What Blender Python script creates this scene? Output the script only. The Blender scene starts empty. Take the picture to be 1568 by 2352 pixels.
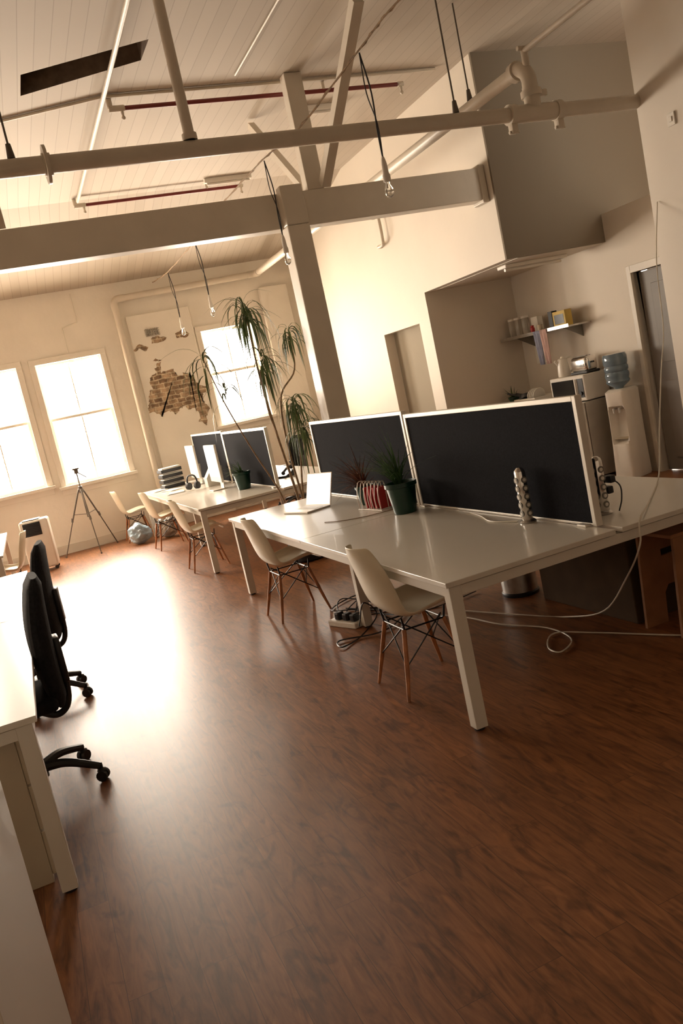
import bpy, bmesh, math, random
from mathutils import Vector, Matrix, noise
random.seed(7)
SC=bpy.context.scene
LINK=bpy.context.collection.objects.link

# ---------------------------------------------------------------- materials
def nt(name):
    m=bpy.data.materials.new(name); m.use_nodes=True
    return m,m.node_tree.nodes,m.node_tree.links,m.node_tree.nodes["Principled BSDF"]
def mat(name,col,rough=.5,metal=0,var=.08,scale=6,bump=0.0,bscale=40,trans=0,emit=None,estr=0,coat=0,spec=.5):
    m,N,K,b=nt(name)
    tc=N.new("ShaderNodeTexCoord"); no=N.new("ShaderNodeTexNoise"); no.inputs["Scale"].default_value=scale; no.inputs["Detail"].default_value=4
    K.new(tc.outputs["Object"],no.inputs["Vector"])
    cr=N.new("ShaderNodeValToRGB"); e=cr.color_ramp.elements
    e[0].position=.3; e[1].position=.7
    e[0].color=(*[c*(1-var) for c in col],1); e[1].color=(*[min(1,c*(1+var)) for c in col],1)
    K.new(no.outputs["Fac"],cr.inputs["Fac"]); K.new(cr.outputs[0],b.inputs["Base Color"])
    b.inputs["Roughness"].default_value=rough; b.inputs["Metallic"].default_value=metal
    b.inputs["Transmission Weight"].default_value=trans; b.inputs["Coat Weight"].default_value=coat
    b.inputs["Specular IOR Level"].default_value=spec
    if emit: b.inputs["Emission Color"].default_value=(*emit,1); b.inputs["Emission Strength"].default_value=estr
    if bump:
        n2=N.new("ShaderNodeTexNoise"); n2.inputs["Scale"].default_value=bscale; n2.inputs["Detail"].default_value=5
        K.new(tc.outputs["Object"],n2.inputs["Vector"])
        bp=N.new("ShaderNodeBump"); bp.inputs["Strength"].default_value=bump; bp.inputs["Distance"].default_value=.01
        K.new(n2.outputs["Fac"],bp.inputs["Height"]); K.new(bp.outputs[0],b.inputs["Normal"])
    return m
M={}
M["wall"]=mat("painted plaster",(.70,.63,.535),.65,var=.03,scale=1.2,bump=.25,bscale=9)
M["wallfar"]=mat("old painted brickwork",(.76,.70,.60),.6,var=.04,scale=2.2,bump=.35,bscale=14)
M["grey"]=mat("shade darkened wall paint",(.20,.162,.118),.8,var=.03,scale=1,spec=.2)  # the bulkhead's shadow is painted in as this darker base colour
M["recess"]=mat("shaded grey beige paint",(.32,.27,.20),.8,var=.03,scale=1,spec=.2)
M["paint"]=mat("white gloss timber paint",(.62,.555,.46),.45,var=.05,scale=3,bump=.15,bscale=20)
M["pipe"]=mat("cream pipe paint",(.60,.53,.43),.38,var=.05,scale=5,bump=.1)
M["redpipe"]=mat("red pipe paint",(.16,.018,.012),.4,var=.1)
M["desk"]=mat("white laminate",(.72,.675,.59),.30,var=.015,scale=2,coat=.15)
M["deskframe"]=mat("white powder coat",(.72,.675,.59),.38,var=.02)
M["shell"]=mat("ivory moulded plastic",(.80,.72,.55),.34,var=.02)
M["beech"]=mat("dowel wood",(.42,.165,.062),.42,var=.3,scale=18)
M["black"]=mat("black plastic",(.012,.012,.014),.4,var=.2)
M["blackmetal"]=mat("black wire",(.012,.011,.011),.35,metal=.5)
M["mesh"]=mat("black chair fabric",(.014,.015,.018),.85,var=.3,scale=60,bump=.4,bscale=200,spec=.25)
M["fabric"]=mat("black screen fabric",(.013,.013,.016),.95,var=.25,scale=120,bump=.3,bscale=400,spec=.08)
M["alu"]=mat("pale aluminium",(.70,.655,.58),.38,metal=.2,var=.03)
M["chrome"]=mat("chrome",(.75,.73,.70),.15,metal=1,var=.08,scale=30)
M["steel"]=mat("brushed steel",(.55,.53,.50),.3,metal=1,var=.1,scale=20)
M["darksteel"]=mat("dark brushed steel",(.22,.20,.17),.45,metal=.3,var=.1,scale=10)
M["fridge"]=mat("fridge grey metal",(.40,.365,.315),.42,metal=.25,var=.06,scale=6)
M["tripod"]=mat("bronze grey metal",(.13,.11,.09),.45,metal=.4,var=.1)
M["white"]=mat("white plastic",(.78,.73,.65),.3,var=.02)
M["cream"]=mat("beige laminate",(.52,.44,.32),.5,var=.04)
M["leaf"]=mat("green leaf",(.085,.13,.04),.45,var=.5,scale=9)
M["leafdark"]=mat("deep green leaf",(.055,.12,.035),.4,var=.5,scale=12)
M["leafred"]=mat("dry reddish grass",(.16,.06,.03),.6,var=.5,scale=14)
M["stem"]=mat("grey brown bark",(.27,.18,.10),.8,var=.35,scale=25,bump=.5)
M["greenpot"]=mat("dark green glazed pot",(.006,.04,.025),.3,var=.2)
M["soil"]=mat("soil",(.03,.02,.012),.95,var=.5,scale=60,bump=.8)
M["red"]=mat("red plastic",(.45,.025,.025),.4,var=.15)
M["screenglow"]=mat("bright display",(.8,.8,.8),.2,emit=(1,.96,.9),estr=1.2)
M["screendim"]=mat("pale display",(.75,.72,.66),.2,emit=(1,.92,.8),estr=.5)
M["darkglass"]=mat("dark glass",(.015,.013,.012),.12,var=.2)
M["bluewater"]=mat("blue water bottle plastic",(.26,.36,.45),.1,trans=.5,var=.12,coat=.4)
M["clear"]=mat("clear glass",(.85,.83,.78),.06,trans=.85,var=.03)
M["bluebag"]=mat("pale blue plastic bag",(.40,.55,.68),.3,var=.2,scale=14,bump=.5,bscale=18)
M["greybag"]=mat("pale grey plastic bag",(.55,.55,.52),.35,var=.25,scale=18,bump=.6,bscale=22)
M["carton"]=mat("dark brown board",(.075,.047,.028),.8,var=.15,spec=.1)
M["ply"]=mat("plywood",(.30,.13,.052),.6,var=.15,scale=10)
M["cablew"]=mat("white cable",(.66,.60,.50),.45)
M["door"]=mat("grey door paint",(.15,.125,.10),.5,var=.05)
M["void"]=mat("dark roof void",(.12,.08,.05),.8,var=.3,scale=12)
M["paper"]=mat("paper",(.80,.77,.70),.8,var=.03)
M["yellow"]=mat("yellow card",(.55,.38,.08),.6,var=.2)
M["towelblue"]=mat("blue towel",(.28,.30,.40),.9,var=.2,bump=.4)
M["towelpink"]=mat("pink towel",(.58,.40,.36),.9,var=.15,bump=.4)
M["vent"]=mat("vent metal",(.32,.28,.22),.6,var=.3)

def floor_mat():
    m,N,K,b=nt("brown plank floor")
    tc=N.new("ShaderNodeTexCoord"); sx=N.new("ShaderNodeSeparateXYZ"); K.new(tc.outputs["Object"],sx.inputs[0])
    cb=N.new("ShaderNodeCombineXYZ"); K.new(sx.outputs["Y"],cb.inputs["X"]); K.new(sx.outputs["X"],cb.inputs["Y"])
    br=N.new("ShaderNodeTexBrick"); K.new(cb.outputs[0],br.inputs["Vector"])
    for k,v in (("Scale",1),("Mortar Size",.0010),("Mortar Smooth",.4),("Bias",0),("Brick Width",1.25),("Row Height",.115)): br.inputs[k].default_value=v
    br.inputs["Color1"].default_value=(0,0,0,1); br.inputs["Color2"].default_value=(1,1,1,1); br.inputs["Mortar"].default_value=(.5,.5,.5,1)
    off=N.new("ShaderNodeVectorMath"); off.operation='SCALE'; K.new(br.outputs["Color"],off.inputs[0]); off.inputs["Scale"].default_value=3.7
    mp=N.new("ShaderNodeMapping"); mp.inputs["Scale"].default_value=(13,1.5,1); K.new(tc.outputs["Object"],mp.inputs["Vector"])
    ad=N.new("ShaderNodeVectorMath"); K.new(mp.outputs[0],ad.inputs[0]); K.new(off.outputs[0],ad.inputs[1])
    no=N.new("ShaderNodeTexNoise"); no.inputs["Scale"].default_value=1.7; no.inputs["Detail"].default_value=8; no.inputs["Roughness"].default_value=.62; no.inputs["Distortion"].default_value=2.0
    K.new(ad.outputs[0],no.inputs["Vector"])
    cr=N.new("ShaderNodeValToRGB"); e=cr.color_ramp.elements
    e[0].position=.30; e[0].color=(.115,.042,.015,1); e[1].position=.72; e[1].color=(.360,.148,.054,1)
    x=cr.color_ramp.elements.new(.5); x.color=(.240,.093,.033,1)
    K.new(no.outputs["Fac"],cr.inputs["Fac"])
    mp2=N.new("ShaderNodeMapping"); mp2.inputs["Scale"].default_value=(8,3,1); K.new(tc.outputs["Object"],mp2.inputs["Vector"])
    n2=N.new("ShaderNodeTexNoise"); n2.inputs["Scale"].default_value=1.3; n2.inputs["Detail"].default_value=4; n2.inputs["Distortion"].default_value=1.6; K.new(mp2.outputs[0],n2.inputs["Vector"])
    r3=N.new("ShaderNodeValToRGB"); r3.color_ramp.elements[0].position=.32; r3.color_ramp.elements[0].color=(.62,.59,.56,1); r3.color_ramp.elements[1].position=.46; r3.color_ramp.elements[1].color=(1.02,1.02,1.01,1); K.new(n2.outputs["Fac"],r3.inputs["Fac"])
    mx=N.new("ShaderNodeMix"); mx.data_type='RGBA'; mx.blend_type='MULTIPLY'; mx.inputs[0].default_value=1
    r2=N.new("ShaderNodeValToRGB"); r2.color_ramp.elements[0].color=(.86,.84,.82,1); r2.color_ramp.elements[1].color=(1.10,1.08,1.05,1)
    K.new(br.outputs["Color"],r2.inputs["Fac"])
    K.new(cr.outputs[0],mx.inputs[6]); K.new(r2.outputs[0],mx.inputs[7])
    mz=N.new("ShaderNodeMix"); mz.data_type='RGBA'; mz.blend_type='MULTIPLY'; mz.inputs[0].default_value=1; K.new(mx.outputs[2],mz.inputs[6]); K.new(r3.outputs[0],mz.inputs[7])
    m2=N.new("ShaderNodeMix"); m2.data_type='RGBA'; K.new(br.outputs["Fac"],m2.inputs[0]); K.new(mz.outputs[2],m2.inputs[6]); m2.inputs[7].default_value=(.07,.027,.011,1)
    K.new(m2.outputs[2],b.inputs["Base Color"])
    mr=N.new("ShaderNodeMapRange"); K.new(no.outputs["Fac"],mr.inputs[0]); mr.inputs[3].default_value=.36; mr.inputs[4].default_value=.44
    K.new(mr.outputs[0],b.inputs["Roughness"])
    bp=N.new("ShaderNodeBump"); bp.inputs["Strength"].default_value=.06; bp.inputs["Distance"].default_value=.004
    K.new(no.outputs["Fac"],bp.inputs["Height"]); K.new(bp.outputs[0],b.inputs["Normal"])
    b.inputs["Specular IOR Level"].default_value=.5
    return m
def ceil_mat():
    m,N,K,b=nt("white ceiling boards")
    tc=N.new("ShaderNodeTexCoord"); sx=N.new("ShaderNodeSeparateXYZ"); K.new(tc.outputs["Object"],sx.inputs[0])
    d=N.new("ShaderNodeMath"); d.operation='DIVIDE'; K.new(sx.outputs["X"],d.inputs[0]); d.inputs[1].default_value=.125
    f=N.new("ShaderNodeMath"); f.operation='FRACT'; K.new(d.outputs[0],f.inputs[0])
    fl=N.new("ShaderNodeMath"); fl.operation='FLOOR'; K.new(d.outputs[0],fl.inputs[0])
    wn=N.new("ShaderNodeTexWhiteNoise"); wn.noise_dimensions='1D'; K.new(fl.outputs[0],wn.inputs["W"])
    lt=N.new("ShaderNodeMath"); lt.operation='LESS_THAN'; K.new(f.outputs[0],lt.inputs[0]); lt.inputs[1].default_value=.05
    cr=N.new("ShaderNodeValToRGB"); cr.color_ramp.elements[0].color=(.425,.36,.285,1); cr.color_ramp.elements[1].color=(.455,.39,.31,1); K.new(wn.outputs["Value"],cr.inputs["Fac"])
    mx=N.new("ShaderNodeMix"); mx.data_type='RGBA'; K.new(lt.outputs[0],mx.inputs[0]); K.new(cr.outputs[0],mx.inputs[6]); mx.inputs[7].default_value=(.34,.28,.215,1)
    K.new(mx.outputs[2],b.inputs["Base Color"]); b.inputs["Roughness"].default_value=.7
    iv=N.new("ShaderNodeMath"); iv.operation='SUBTRACT'; iv.inputs[0].default_value=1; K.new(lt.outputs[0],iv.inputs[1])
    bp=N.new("ShaderNodeBump"); bp.inputs["Strength"].default_value=.10; bp.inputs["Distance"].default_value=.004; K.new(iv.outputs[0],bp.inputs["Height"]); K.new(bp.outputs[0],b.inputs["Normal"])
    return m
def brick_mat():
    m,N,K,b=nt("exposed old brick")
    tc=N.new("ShaderNodeTexCoord"); sx=N.new("ShaderNodeSeparateXYZ"); K.new(tc.outputs["Object"],sx.inputs[0])
    n0=N.new("ShaderNodeTexNoise"); n0.inputs["Scale"].default_value=9; n0.inputs["Detail"].default_value=3; K.new(tc.outputs["Object"],n0.inputs["Vector"])
    cb=N.new("ShaderNodeCombineXYZ"); K.new(sx.outputs["X"],cb.inputs["X"]); K.new(sx.outputs["Z"],cb.inputs["Y"])
    sc=N.new("ShaderNodeVectorMath"); sc.operation='SCALE'; K.new(n0.outputs["Color"],sc.inputs[0]); sc.inputs["Scale"].default_value=.06
    ad=N.new("ShaderNodeVectorMath"); K.new(cb.outputs[0],ad.inputs[0]); K.new(sc.outputs[0],ad.inputs[1])
    br=N.new("ShaderNodeTexBrick"); K.new(ad.outputs[0],br.inputs["Vector"])
    for k,v in (("Scale",1),("Mortar Size",.013),("Mortar Smooth",.6),("Brick Width",.15),("Row Height",.072)): br.inputs[k].default_value=v
    br.inputs["Color1"].default_value=(.20,.125,.075,1); br.inputs["Color2"].default_value=(.46,.33,.215,1); br.inputs["Mortar"].default_value=(.56,.46,.33,1)
    n1=N.new("ShaderNodeTexNoise"); n1.inputs["Scale"].default_value=11; n1.inputs["Detail"].default_value=5; K.new(tc.outputs["Object"],n1.inputs["Vector"])
    cr=N.new("ShaderNodeValToRGB"); cr.color_ramp.elements[0].position=.36; cr.color_ramp.elements[1].position=.62; K.new(n1.outputs["Fac"],cr.inputs["Fac"])
    cr.color_ramp.elements[0].color=(.48,.45,.42,1); cr.color_ramp.elements[1].color=(1.1,1.08,1.03,1)
    mx=N.new("ShaderNodeMix"); mx.data_type='RGBA'; mx.blend_type='MULTIPLY'; mx.inputs[0].default_value=1
    K.new(br.outputs["Color"],mx.inputs[6]); K.new(cr.outputs[0],mx.inputs[7]); K.new(mx.outputs[2],b.inputs["Base Color"])
    b.inputs["Roughness"].default_value=.9
    bp=N.new("ShaderNodeBump"); bp.invert=True; bp.inputs["Strength"].default_value=.5; bp.inputs["Distance"].default_value=.015; K.new(br.outputs["Fac"],bp.inputs["Height"]); K.new(bp.outputs[0],b.inputs["Normal"])
    return m
M["floor"]=floor_mat(); M["ceil"]=ceil_mat(); M["brick"]=brick_mat()

# ---------------------------------------------------------------- geometry helpers
def B(bm,lo,hi,bev=0,mtx=None,seg=2):
    lo=Vector(lo);hi=Vector(hi)
    r=bmesh.ops.create_cube(bm,size=1,matrix=Matrix.Translation((lo+hi)/2)@Matrix.Diagonal((*(hi-lo),1)))
    vs=r["verts"]
    if bev:
        es=list({e for v in vs for e in v.link_edges})
        rr=bmesh.ops.bevel(bm,geom=es,offset=bev,segments=seg,affect='EDGES',profile=.5)
        vs=list({v for f in rr["faces"] for v in f.verts}|{v for v in vs if v.is_valid})
    if mtx: bmesh.ops.transform(bm,matrix=mtx,verts=vs)
def frame(d):
    d=d.normalized(); a=Vector((0,0,1)) if abs(d.z)<.95 else Vector((1,0,0))
    x=d.cross(a).normalized(); return x,d.cross(x).normalized()
def ring(bm,c,x,y,r,seg,ph=0): return [bm.verts.new(c+x*(r*math.cos(ph+2*math.pi*i/seg))+y*(r*math.sin(ph+2*math.pi*i/seg))) for i in range(seg)]
def skin(bm,a,b):
    n=len(a)
    for i in range(n): bm.faces.new((a[i],a[(i+1)%n],b[(i+1)%n],b[i]))
def C(bm,p0,p1,r0,r1=None,seg=16,ph=0):
    p0=Vector(p0);p1=Vector(p1); r1=r0 if r1 is None else r1
    x,y=frame(p1-p0); a=ring(bm,p0,x,y,r0,seg,ph); b=ring(bm,p1,x,y,r1,seg,ph)
    skin(bm,a,b); bm.faces.new(a[::-1]); bm.faces.new(b)
def cat(pts,n=6):
    P=[Vector(p) for p in pts]; P=[P[0]*2-P[1]]+P+[P[-1]*2-P[-2]]; o=[]
    for i in range(1,len(P)-2):
        for k in range(n):
            t=k/n;a,b,c,d=P[i-1:i+3]
            o.append(.5*((2*b)+(c-a)*t+(2*a-5*b+4*c-d)*t*t+(3*b-a-3*c+d)*t**3))
    o.append(P[-2]); return o
def T(bm,pts,r,seg=8,smooth=6):
    P=cat(pts,smooth) if smooth else [Vector(p) for p in pts]
    d=(P[1]-P[0]).normalized(); x,y=frame(d); prev=None
    for i,p in enumerate(P):
        d2=(P[min(i+1,len(P)-1)]-P[max(i-1,0)])
        if d2.length<1e-9: continue
        d2.normalize(); x=(x-d2*x.dot(d2)).normalized(); y=d2.cross(x)
        rr=r(i/(len(P)-1)) if callable(r) else r
        a=ring(bm,p,x,y,rr,seg)
        if prev: skin(bm,prev,a)
        else: bm.faces.new(a[::-1])
        prev=a
    bm.faces.new(prev)
def L(bm,prof,seg=28,c=(0,0,0)):
    c=Vector(c); prev=None
    for r,z in prof:
        a=ring(bm,c+Vector((0,0,z)),Vector((1,0,0)),Vector((0,1,0)),max(r,.0004),seg)
        if prev: skin(bm,prev,a)
        else: bm.faces.new(a[::-1])
        prev=a
    bm.faces.new(prev)
def S(bm,c,r,seg=14):
    r=r if hasattr(r,"__len__") else (r,r,r)
    bmesh.ops.create_uvsphere(bm,u_segments=seg,v_segments=max(6,seg//2+1),radius=1,matrix=Matrix.Translation(c)@Matrix.Diagonal((*r,1)))
def PLY(bm,pts,off):
    a=[bm.verts.new(Vector(p)) for p in pts]; b=[bm.verts.new(Vector(p)+Vector(off)) for p in pts]
    skin(bm,a,b); bm.faces.new(a[::-1]); bm.faces.new(b)
def fin(name,bm,m,parent=None,smooth=False,loc=None,rot=None,label=None,cat_=None,group=None,kind=None):
    bmesh.ops.recalc_face_normals(bm,faces=bm.faces)
    me=bpy.data.meshes.new(name); bm.to_mesh(me); bm.free()
    me.materials.append(M[m] if isinstance(m,str) else m)
    if smooth:
        me.polygons.foreach_set("use_smooth",[True]*len(me.polygons))
        try: me.set_sharp_from_angle(angle=math.radians(38))
        except Exception: pass
    o=bpy.data.objects.new(name,me); LINK(o)
    if parent: o.parent=parent
    if loc: o.location=loc
    if rot: o.rotation_euler=rot
    tag(o,label,cat_,group,kind); return o
def tag(o,label=None,cat_=None,group=None,kind=None):
    if label: o["label"]=label
    if cat_: o["category"]=cat_
    if group: o["group"]=group
    if kind: o["kind"]=kind
def E(name,label,cat_,loc=(0,0,0),rz=0,group=None):
    o=bpy.data.objects.new(name,None); o.empty_display_size=.1; LINK(o); o.location=loc; o.rotation_euler=(0,0,rz); tag(o,label,cat_,group); return o
def dup(root,loc,rz=0,label=None,parent=None):
    n=root.copy(); LINK(n)
    if parent is None:
        n.location=loc; n.rotation_euler=(0,0,rz)
        if label: n["label"]=label
    else: n.parent=parent
    for c in list(root.children): dup(c,None,parent=n)
    return n
def NB(): return bmesh.new()
def one(name,m,fn,parent=None,**k):
    bm=NB(); fn(bm); return fin(name,bm,m,parent,**k)
def struct(name,m,fn,label=None): return one(name,m,fn,kind="structure",label=label or name.replace("_"," "))

# ---------------------------------------------------------------- camera
yaw,pit,rol=math.radians(19.77),math.radians(8.42),math.radians(12.33)
z=Vector((0,0,1)); h=Vector((math.sin(yaw),math.cos(yaw),0))
Fv=h*math.cos(pit)-z*math.sin(pit); U0=h*math.sin(pit)+z*math.cos(pit); R0=Vector((math.cos(yaw),-math.sin(yaw),0))
Rt=R0*math.cos(rol)-U0*math.sin(rol); Up=R0*math.sin(rol)+U0*math.cos(rol)
cd=bpy.data.cameras.new("camera"); cam=bpy.data.objects.new("camera",cd); LINK(cam)
cd.sensor_fit='VERTICAL'; cd.sensor_height=36; cd.sensor_width=24; cd.lens=36*1907/2352; cd.clip_start=.05
mt=Matrix((Rt,Up,-Fv)).transposed().to_4x4(); mt.translation=Vector((0,0,1.68)); cam.matrix_world=mt
SC.camera=cam

# ---------------------------------------------------------------- room shell
CZ=4.70
def holes(axis,p0,p1,u0,u1,v0,v1,hs):
    def f(bm):
        us=sorted({u0,u1,*[x for a in hs for x in a[:2]]}); vs=sorted({v0,v1,*[x for a in hs for x in a[2:]]})
        for i in range(len(us)-1):
            for j in range(len(vs)-1):
                cu=(us[i]+us[i+1])/2; cv=(vs[j]+vs[j+1])/2
                if any(a<cu<b and c<cv<d for a,b,c,d in hs): continue
                if axis=='y': B(bm,(us[i],p0,vs[j]),(us[i+1],p1,vs[j+1]))
                elif axis=='x': B(bm,(p0,us[i],vs[j]),(p1,us[i+1],vs[j+1]))
        bmesh.ops.remove_doubles(bm,verts=bm.verts,dist=1e-5)
        seen={}
        for fc in list(bm.faces):
            k=tuple(sorted((round(v.co.x,4),round(v.co.y,4),round(v.co.z,4)) for v in fc.verts))
            seen.setdefault(k,[]).append(fc)
        dele=[x for l in seen.values() if len(l)>1 for x in l]
        if dele: bmesh.ops.delete(bm,geom=dele,context='FACES')
    return f
struct("floor","floor",lambda bm:B(bm,(-4.5,-3.2,-.1),(8.1,14.3,0)))
WIN=[(-.76,.27,1.12,3.02),(.56,1.57,1.06,3.00),(3.26,4.16,1.46,3.06),(-2.3,-1.3,1.12,3.02),(-3.9,-2.9,1.12,3.02)]
struct("wall_far","wallfar",holes('y',14,14.3,-4.5,5.35,0,CZ+.1,WIN))
struct("wall_right","wall",holes('x',5.2,5.35,7.75,14,0,CZ,[(7.75,9.65,0,2.61),(9.95,11.08,0,2.26)]))
LW_FILL=[(8.8,9.9,1.0,3.0)]  # unseen left-wall window opening, added to let in fill light
struct("wall_left","wall",holes('x',-4.65,-4.5,-3.2,14.3,0,CZ,LW_FILL))
struct("wall_back","wall",lambda bm:B(bm,(-4.5,-3.35,0),(8.1,-3.2,CZ)))
struct("wall_near_right","wall",lambda bm:B(bm,(5.42,-3.2,0),(6.5,5.8,CZ)))
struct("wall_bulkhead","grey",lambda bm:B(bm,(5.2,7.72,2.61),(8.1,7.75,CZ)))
struct("wall_kitchen_side","wall",lambda bm:B(bm,(5.35,9.65,0),(6.6,9.78,2.7)))
struct("wall_kitchen_back","wall",holes('x',6.5,6.6,5.8,9.65,0,2.91,[(6.35,7.38,0,2.2)]))
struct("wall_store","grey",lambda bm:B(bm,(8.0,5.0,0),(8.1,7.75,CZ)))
struct("wall_passage","door",lambda bm:(B(bm,(6.9,6.1,0),(7.0,7.6,2.6)),B(bm,(5.6,9.79,0),(5.7,11.3,2.5))))
HO=[(.78,7.50),(1.77,7.00),(1.76,7.38),(.78,7.93)]
def ceilf(bm):
    o=[(-4.5,-3.2),(8.1,-3.2),(8.1,11.4),(-4.5,11.4)]
    for zz in (CZ,CZ+.1):
        a=[bm.verts.new((*p,zz)) for p in o]; b=[bm.verts.new((*p,zz)) for p in HO]
        for i in range(4): bm.faces.new((a[i],a[(i+1)%4],b[(i+1)%4],b[i]))
    PLY(bm,[(-4.5,11.4,CZ),(-4.5,14.1,4.04),(-4.5,14.1,4.3),(-4.5,11.4,CZ+.1)],(12.6,0,0))
struct("ceiling","ceil",ceilf)
struct("ceiling.001","wall",lambda bm:B(bm,(5.35,7.75,2.605),(6.5,9.65,2.70)),"kitchen soffit")
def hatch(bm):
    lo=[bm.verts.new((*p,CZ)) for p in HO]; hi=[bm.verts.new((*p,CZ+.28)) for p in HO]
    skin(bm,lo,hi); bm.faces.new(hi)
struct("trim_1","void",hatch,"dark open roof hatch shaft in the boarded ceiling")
struct("baseboard_far","paint",lambda bm:B(bm,(-4.5,13.975,0),(5.2,14.0,.14),.004))
struct("baseboard_right","paint",lambda bm:(B(bm,(5.18,11.15,0),(5.2,13.97,.12),.004),B(bm,(5.18,9.66,0),(5.2,9.9,.12),.004)))
struct("trim_2","wallfar",lambda bm:(B(bm,(2.10,13.93,0),(3.14,14,3.50),.01)),"painted brick pier between the windows")
struct("trim_3","wallfar",lambda bm:(B(bm,(4.40,13.90,0),(4.9,14,3.60),.01)),"painted brick pier beside the window")
def window(n,x0,x1,z0,z1,axis='y',p=14.0,vert=True):
    def P(u,d,zz): return (u,p+d,zz) if axis=='y' else (p-d,u,zz)
    def bx(bm,u0,d0,a,u1,d1,b):
        A=P(u0,d0,a);C_=P(u1,d1,b); B(bm,[min(i,j) for i,j in zip(A,C_)],[max(i,j) for i,j in zip(A,C_)],.003,seg=1)
    def trimf(bm):
        t=.09
        bx(bm,x0-t,-.025,z0-.02,x0,.0,z1+t);bx(bm,x1,-.025,z0-.02,x1+t,.0,z1+t);bx(bm,x0-t,-.03,z1,x1+t,.0,z1+t)
        bx(bm,x0-t-.03,-.09,z0-.05,x1+t+.03,.0,z0); bx(bm,x0-t,-.02,z0-.14,x1+t,0,z0-.05)
    root=struct("window_%d"%n,"wallfar",trimf,"tall white timber sash window glowing with daylight")
    zm=z0+(z1-z0)*.55
    def sash(a,b,dd):
        def f(bm):
            s=.042
            bx(bm,x0,dd,a,x0+s,dd+.04,b);bx(bm,x1-s,dd,a,x1,dd+.04,b);bx(bm,x0+s,dd,a,x1-s,dd+.04,a+s);bx(bm,x0+s,dd,b-s,x1-s,dd+.04,b)
            if vert: m_=(x0+x1)/2; bx(bm,m_-.010,dd+.01,a+s,m_+.010,dd+.03,b-s)
        return f
    one("lower_sash","wallfar",sash(z0,zm+.015,.05),root)
    one("upper_sash","wallfar",sash(zm-.015,z1,.10),root)
for i,w in enumerate(WIN): window(i+1,*w)
for i,w in enumerate(LW_FILL): window(i+6,*w,axis='x',p=-4.5)  # trim and sashes for the added fill-light opening
def doorframe(bm):
    B(bm,(6.47,7.38,0),(6.62,7.445,2.28),.004);B(bm,(6.47,6.27,0),(6.62,6.35,2.28),.004);B(bm,(6.47,6.35,2.2),(6.62,7.38,2.28),.004)
struct("trim_4","paint",doorframe,"white door frame")
d=struct("door_1","door",lambda bm:(B(bm,(6.56,6.36,0.01),(6.59,7.36,2.19),.004),B(bm,(6.552,6.5,1.2),(6.565,7.2,2.05),.004),B(bm,(6.552,6.5,.15),(6.565,7.2,1.0),.004)),"dark grey interior door in a white frame")
one("door_handle","chrome",lambda bm:(C(bm,(6.56,6.45,1.0),(6.50,6.45,1.0),.012),C(bm,(6.505,6.44,1.0),(6.505,6.57,1.0),.01)),d,smooth=True)
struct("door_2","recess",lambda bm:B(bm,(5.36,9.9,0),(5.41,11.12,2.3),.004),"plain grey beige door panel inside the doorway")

def patch(pts,y=13.924,amp=.06,sub=7):
    def f(bm):
        out=[]; n=len(pts)
        for i in range(n):
            a=Vector((pts[i][0],y,pts[i][1]));b=Vector((pts[(i+1)%n][0],y,pts[(i+1)%n][1]))
            for k in range(sub):
                p=a.lerp(b,k/sub); j=noise.noise(p*11)*amp+noise.noise(p*31)*amp*.5; j2=noise.noise(p*11+Vector((5,5,5)))*amp+noise.noise(p*31+Vector((5,5,5)))*amp*.5
                out.append(p+Vector((j,0,j2)))
        PLY(bm,out,(0,.006,0))
    return f
big=[(2.36,2.62),(2.45,2.66),(2.50,2.58),(2.62,2.52),(2.72,2.40),(2.80,2.44),(2.935,2.37),(2.98,2.26),(3.08,2.21),(3.10,2.06),(3.04,1.95),(3.06,1.78),(3.04,1.62),(2.98,1.57),(2.90,1.62),(2.905,1.80),(2.78,1.84),(2.67,1.92),(2.55,1.85),(2.42,1.88),(2.25,1.84),(2.13,1.91),(2.13,2.02),(2.14,2.21),(2.25,2.30),(2.22,2.40),(2.34,2.48)]
sm=[(2.12,2.986),(2.18,3.03),(2.3,3.0),(2.35,2.96),(2.30,2.92),(2.2,2.95),(2.127,2.925)]
struct("trim_5","brick",patch(big,amp=.085),"irregular patch of exposed brick where plaster is missing")
struct("trim_6","brick",patch(sm,amp=.035),"small patch of exposed brick where plaster is missing")
struct("trim_7","brick",patch([(2.82,3.1),(2.95,3.13),(3.05,3.08),(2.98,3.02),(2.86,3.03)],amp=.035),"small patch of exposed brick where plaster is missing")
struct("trim_8","brick",patch([(2.40,3.09),(2.50,3.11),(2.62,3.10),(2.66,3.05),(2.60,3.0),(2.48,3.02),(2.40,3.0)],amp=.03),"small patch of exposed brick where plaster is missing")
struct("trim_9","brick",patch([(2.36,2.74),(2.43,2.76),(2.50,2.72),(2.44,2.69)],amp=.03),"small patch of exposed brick where plaster is missing")
def vent(bm):
    for i in range(6): B(bm,(2.36+i*.038,13.905,3.13),(2.37+i*.038,13.93,3.25))
    for i in range(4): B(bm,(2.35,13.908,3.13+i*.035),(2.58,13.93,3.138+i*.035))
one("air_vent","vent",vent,label="small square metal air vent grille on brick pier",cat_="vent")

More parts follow.
